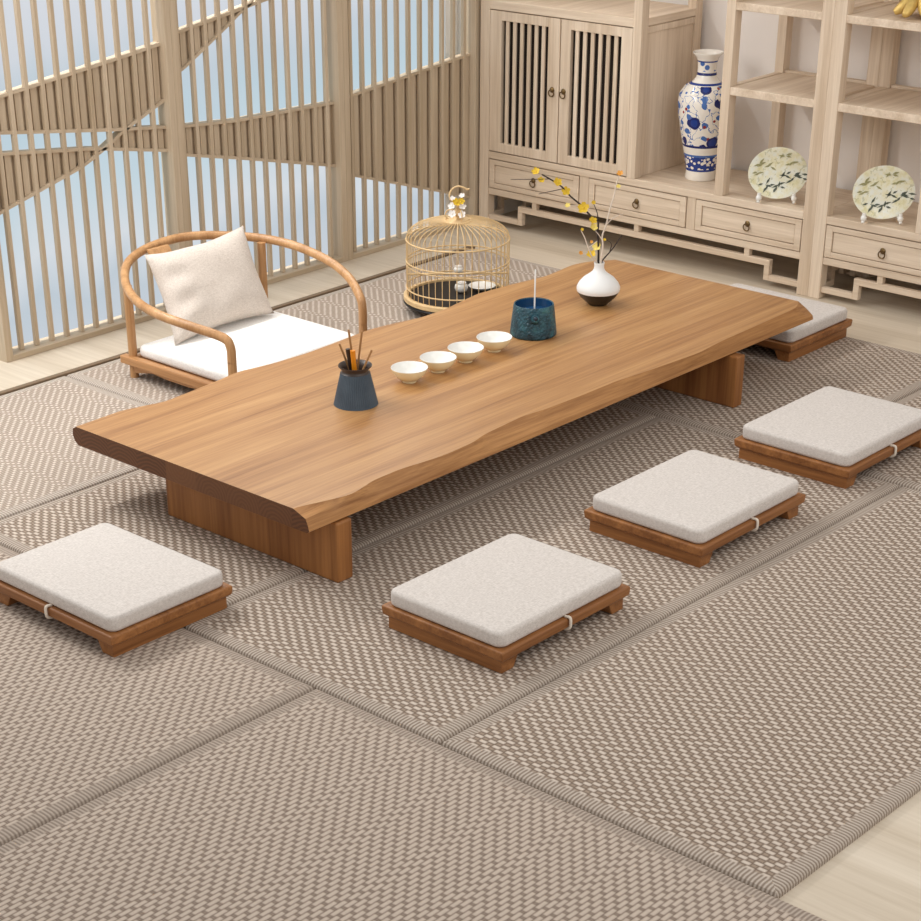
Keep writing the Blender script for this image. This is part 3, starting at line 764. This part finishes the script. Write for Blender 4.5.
MB().tube([sp0+(sp1-sp0)*t/6 for t in range(7)], lambda t: .0165-.005*t, 16).build('spout', teal, kt, smooth=60)
MB().ball(tuple(sp1+d*.0005), .0075, 12).build('spout_hole', plain('spout_dark', lin(18,34,52), .4), kt, smooth=180)
st = Vector((.555,.146,TZ))-nn*.036+Vector((0,0,.0865))
o = MB().tube([(0,0,.152*t/4) for t in range(5)], .0028, 8).build('incense_stick', M['matte_white'], smooth=60, loc=st)
tag(o, 'thin white stick standing upright in the teal pot', 'stick')

VL = Vector((.982,.193,TZ))
bv = empty('bud_vase', VL, 'round white bud vase with a black lower part, holding branches', 'vase')
MB().lathe([(0,0),(.033,0),(.035,.003),(.048,.014),(.066,.031),(.0775,.050)], 48).build('black_base', M['black_glaze'], bv, smooth=60)
MB().lathe([(.0775,.050),(.0795,.058),(.079,.066),(.072,.080),(.056,.098),(.036,.112),(.024,.122),(.0185,.132),(.0178,.145),(.0198,.153),(.0192,.155),(.0155,.152),(.0145,.140),(.014,.11),(0,.11)], 48).build('white_body', M['matte_white'], bv, smooth=60)

def B3(h, z, d=0): return hh*h+nn*d+Vector((0,0,z-0))
def blossom(parent, name, c, r, mt, ang=0, open_=1.0):
    """five petals round a small centre, facing up and outward"""
    b = MB(); ax = Vector((-.55+.3*math.sin(ang),-.5+.3*math.cos(ang),.65)).normalized()
    u = ax.orthogonal().normalized(); w = ax.cross(u)
    for k in range(5):
        a = 2*PI*k/5+ang; dr = u*math.cos(a)+w*math.sin(a); sd = ax.cross(dr)
        vs = []; n = 4
        for side in (0, 1):
            for (t, ww) in ((.08,.10),(.4,.38),(.75,.42),(1.0,.22)):
                for sgn in (-1, 0, 1):
                    p = c+dr*r*t+sd*r*ww*sgn+ax*(r*(.10+.35*t*t*open_)+abs(sgn)*r*.10-side*r*.06); vs.append(p)
        fs = []
        for i in range(3):
            for j in range(2):
                q = i*3+j; fs.append((q,q+1,q+4,q+3)); fs.append((12+q,12+q+3,12+q+4,12+q+1))
        for q in ((0,3),(3,6),(6,9),(11,8),(8,5),(5,2),(9,10),(10,11),(2,1),(1,0)): fs.append((q[0],q[1],q[1]+12,q[0]+12))
        b.add(vs, fs)
    b.ball(tuple(c+ax*r*.12), r*.24, 8)
    return b.build(name, M[mt], parent, smooth=60)
def twig(parent, name, pts, r0, r1, mt):
    b = MB().tube(catmull(pts, 5), lambda t: r0+(r1-r0)*t, 7); return b.build(name, M[mt], parent, smooth=180)
db = empty('plum_branch', VL, 'dark branch with yellow blossoms arching left from the bud vase', 'branch', group='branches in the bud vase')
twig(db, 'main_stem', [B3(.0,.118,.006),B3(-.003,.152,.007),B3(-.004,.195,.008),B3(-.009,.262,.012),B3(-.010,.299,.014),B3(-.039,.323,.008),B3(-.074,.361,.004),B3(-.112,.394,-.004),B3(-.146,.431,-.012),B3(-.183,.457,-.02),B3(-.219,.478,-.024)], .0044, .0024, 'bark')
twig(db, 'side_twig', [B3(-.190,.461,-.02),B3(-.241,.463,-.03),B3(-.33,.466,-.04)], .0016, .001, 'bark')
twig(db, 'side_twig', [B3(-.140,.424,-.012),B3(-.18,.418,-.02),B3(-.229,.411,-.03)], .0016, .001, 'bark')
twig(db, 'side_twig', [B3(-.009,.300,.014),B3(-.012,.325,.02),B3(-.022,.351,.024),B3(-.032,.369,.026)], .002, .0012, 'bark')
twig(db, 'side_twig', [B3(-.074,.361,.004),B3(-.095,.363,-.008),B3(-.123,.364,-.014)], .0015, .001, 'white_bark')
for i, (h, z, dd, r, mt) in enumerate([(-.240,.487,-.026,.015,'yellow'),(-.222,.457,-.028,.013,'yellow'),(-.163,.447,-.018,.016,'yellow'),(-.131,.414,-.012,.016,'yellow'),(-.064,.351,-.006,.021,'yellow'),(-.123,.364,-.016,.010,'pale_yellow'),(-.030,.304,.0,.015,'yellow'),(-.026,.281,.002,.014,'pale_yellow'),(-.027,.365,.02,.008,'yellow'),(-.010,.207,.010,.016,'pale_yellow'),(-.030,.180,.004,.017,'yellow')]):
    blossom(db, 'blossom', B3(h, z, dd), r, mt, i*1.3)
db2 = empty('dark_branch', VL, 'short bare dark branch leaning right in the bud vase', 'branch', group='branches in the bud vase')
twig(db2, 'main_stem', [B3(.008,.118,.004),B3(.009,.152,.005),B3(.018,.166,.01),B3(.050,.199,.022),B3(.081,.242,.034)], .0034, .0018, 'bark')
twig(db2, 'side_twig', [B3(.038,.186,.018),B3(.043,.214,.018),B3(.030,.228,.016),B3(.011,.238,.014)], .0018, .001, 'bark')
wb = empty('white_branch', VL, 'tall bleached branch with an orange bud rising right from the bud vase', 'branch', group='branches in the bud vase')
twig(wb, 'main_stem', [B3(.004,.118,-.008),B3(.004,.152,-.008),B3(.009,.214,-.010),B3(.006,.252,-.006),B3(.018,.289,-.004),B3(.030,.345,.0),B3(.044,.396,.004),B3(.051,.437,.008),B3(.061,.467,.01)], .0038, .0021, 'white_bark')
twig(wb, 'side_twig', [B3(.017,.289,-.004),B3(.045,.313,.006),B3(.082,.326,.016)], .002, .001, 'white_bark')
twig(wb, 'side_twig', [B3(.007,.236,-.006),B3(-.006,.255,-.008),B3(-.019,.271,-.01)], .002, .0012, 'white_bark')
blossom(wb, 'bud', B3(.062,.468,.01), .012, 'orange', .4); blossom(wb, 'bud', B3(.057,.424,.006), .009, 'pale_yellow', 1.1); blossom(wb, 'bud', B3(.014,.238,-.008), .006, 'yellow', 2)
wb2 = empty('white_branch', VL, 'short bleached branch leaning left in the bud vase', 'branch', group='branches in the bud vase')
twig(wb2, 'main_stem', [B3(-.008,.118,-.004),B3(-.009,.153,-.006),B3(-.030,.182,-.022),B3(-.045,.215,-.024),B3(-.060,.253,-.024),B3(-.073,.277,-.026)], .0030, .0016, 'white_bark')
twig(wb2, 'side_twig', [B3(-.044,.212,-.02),B3(-.028,.226,-.022),B3(-.013,.238,-.022)], .0018, .001, 'white_bark')
for h, z, r, mt in ((-.070,.281,.006,'yellow'),(-.072,.196,.008,'orange'),(-.034,.236,.006,'orange')): blossom(wb2, 'bud', B3(h, z, -.026), r, mt, h*50)

# ------------------------------------------------------------------ birdcage
GX, GY, GR = 1.192, 1.067, .213
cg = empty('birdcage', (GX,GY,.02), 'round domed bamboo birdcage on the mat behind the table', 'birdcage')
def circ(r, z, n=64): return [(r*math.cos(2*PI*k/n), r*math.sin(2*PI*k/n), z) for k in range(n)]
for k in range(6):
    a = 2*PI*k/6+.2
    MB().lathe([(0,0),(.008,0),(.010,.008),(.008,.018),(.013,.026),(.013,.034)], 12, (.165*math.cos(a),.165*math.sin(a),0)).build('foot', M['black'], cg, smooth=50)
MB().lathe([(.150,.034),(.218,.036),(.221,.041),(.218,.046),(.150,.046)], 64).build('base_rim', M['black'], cg, smooth=40)
MB().lathe([(0,.046),(.214,.046),(.220,.050),(.220,.066),(.212,.070),(.200,.068),(.200,.052),(0,.052)], 64).build('base_ring', M['bamboo'], cg, smooth=40)
MB().lathe([(0,.053),(.197,.053),(.199,.058),(.197,.061),(0,.058)], 64).build('tray', M['black'], cg, smooth=40)
NB = 44; b = MB()
for k in range(NB):
    a = 2*PI*k/NB; P = [(GR-.008,.066),(GR-.006,.15),(GR-.006,.24),(GR-.006,.288),(GR-.012,.315),(GR-.038,.338),(GR-.085,.354),(GR-.135,.361),(.050,.363)]
    b.tube([(p.x*math.cos(a), p.x*math.sin(a), p.y) for p in catmull([(q[0],q[1],0) for q in P], 3)], .0017, 6)
b.build('bars', M['bamboo'], cg, smooth=180)
for z, r, t in ((.292,GR-.005,.0034),(.207,GR-.005,.0030),(.192,GR-.005,.0022),(.100,GR-.005,.0030),(.363,.052,.0045)):
    MB().tube(circ(r, z), t, 8, closed=True).build('hoop', M['bamboo'], cg, smooth=180)
MB().lathe([(0,.360),(.044,.360),(.047,.364),(.044,.370),(.026,.373),(.016,.384),(.022,.394),(.016,.404),(.009,.412),(.007,.432),(0,.434)], 28).build('finial', M['bamboo'], cg, smooth=50)
hk = [hh*p[0]+Vector((0,0,p[1])) for p in [(-.004,.428),(-.024,.440),(-.034,.460),(-.026,.484),(-.004,.498),(.018,.495),(.036,.486),(.046,.488)]]
MB().tube(catmull(hk, 6), .0035, 8).build('hook', M['bamboo'], cg, smooth=180)
for a0 in (.6, 2.4, 4.2):
    MB().tube([(.030*math.cos(a0)+.020*math.cos(t)*math.cos(a0), .030*math.sin(a0)+.020*math.cos(t)*math.sin(a0), .388+.020*math.sin(t)) for t in [2*PI*k/20 for k in range(20)]], .0025, 6, closed=True).build('scroll', M['bamboo'], cg, smooth=180)
for i, (h, dd, z, r, mt) in enumerate([(-.024,-.022,.424,.016,'white_petal'),(.016,-.024,.422,.016,'white_petal'),(-.008,-.026,.440,.017,'yellow'),(.012,-.022,.444,.014,'yellow'),(-.024,-.036,.398,.016,'white_petal'),(.016,-.038,.394,.016,'white_petal'),(.016,-.01,.462,.012,'white_petal'),(-.022,-.014,.452,.012,'white_petal')]):
    blossom(cg, 'blossom', hh*h+nn*dd+Vector((0,0,z)), r, mt, i*1.1, .8)
# things inside the cage
o = MB().lathe([(0,0),(.024,0),(.030,.004),(.052,.014),(.056,.018),(.054,.019),(.046,.015),(0,.008)], 36).build('saucer', M['porcelain'], smooth=50, loc=(1.312,1.040,.0812)); tag(o, 'shallow white saucer on the black tray inside the birdcage', 'saucer')
def jar(loc, k, lb):
    r = empty('feeder_jar', loc, lb, 'jar', group='white feeder jars in the birdcage'); r.scale = (k,k,k)
    MB().lathe([(0,0),(.016,0),(.026,.008),(.031,.020),(.028,.032),(.020,.038),(.022,.043),(.018,.042),(.014,.034),(0,.030)], 28).build('jar_body', M['porcelain'], r, smooth=60)
    MB().ball((0,0,.040), .012, 12, .8).build('jar_stopper', M['white_petal'], r, smooth=180)
jar((1.235,1.085,.0795), .92, 'white feeder jar standing on the black tray in the birdcage')
# perch with second jar on it
px0, px1 = (GX-.205*nn.y, GY+.205*nn.x), (GX+.205*nn.y, GY-.205*nn.x)
MB().tube([Vector((-.205*nn.y, .205*nn.x, .148)), Vector((.205*nn.y, -.205*nn.x, .148))], .0045, 8).build('perch', M['bamboo'], cg, smooth=60)
jar((GX+.002,GY-.002,.1727), .62, 'smaller white feeder jar set on the perch of the birdcage')

# ------------------------------------------------------------------ light
w = bpy.data.worlds.new('world'); SC.world = w; w.use_nodes = True
bg = w.node_tree.nodes['Background']; bg.inputs[0].default_value = (1,.985,.965,1); bg.inputs[1].default_value = .70
def area(name, loc, target, size, power, col=(1,1,1), sy=None):
    l = bpy.data.lights.new(name, 'AREA'); l.energy = power; l.color = col; l.size = size
    if sy: l.shape = 'RECTANGLE'; l.size_y = sy
    o = bpy.data.objects.new(name, l); COL.objects.link(o); o.location = loc
    o.rotation_euler = (Vector(target)-Vector(loc)).to_track_quat('-Z', 'Y').to_euler(); return o
area('window_light', (-1.5, 1.55, 2.1), (-.1, .5, .1), 1.3, 30, (1,.985,.965), 1.3)
area('room_light', (-.6, -3.2, 3.0), (.8, .3, .3), 2.4, 40, (1,.975,.945), 2.4)
area('added_rail_light', (.36, 2.056, 2.5), (.36, 2.056, 0), 3.8, 110, (1,.99,.97), .03).rotation_euler = (0, 0, 0)  # added strip lamp, no fitting there; whitens the tops of the screen rails
SC.view_settings.view_transform = 'Standard'; SC.view_settings.look = 'None'; SC.view_settings.gamma = 1
SC.view_settings.use_curve_mapping = False; SC.view_settings.exposure = 0
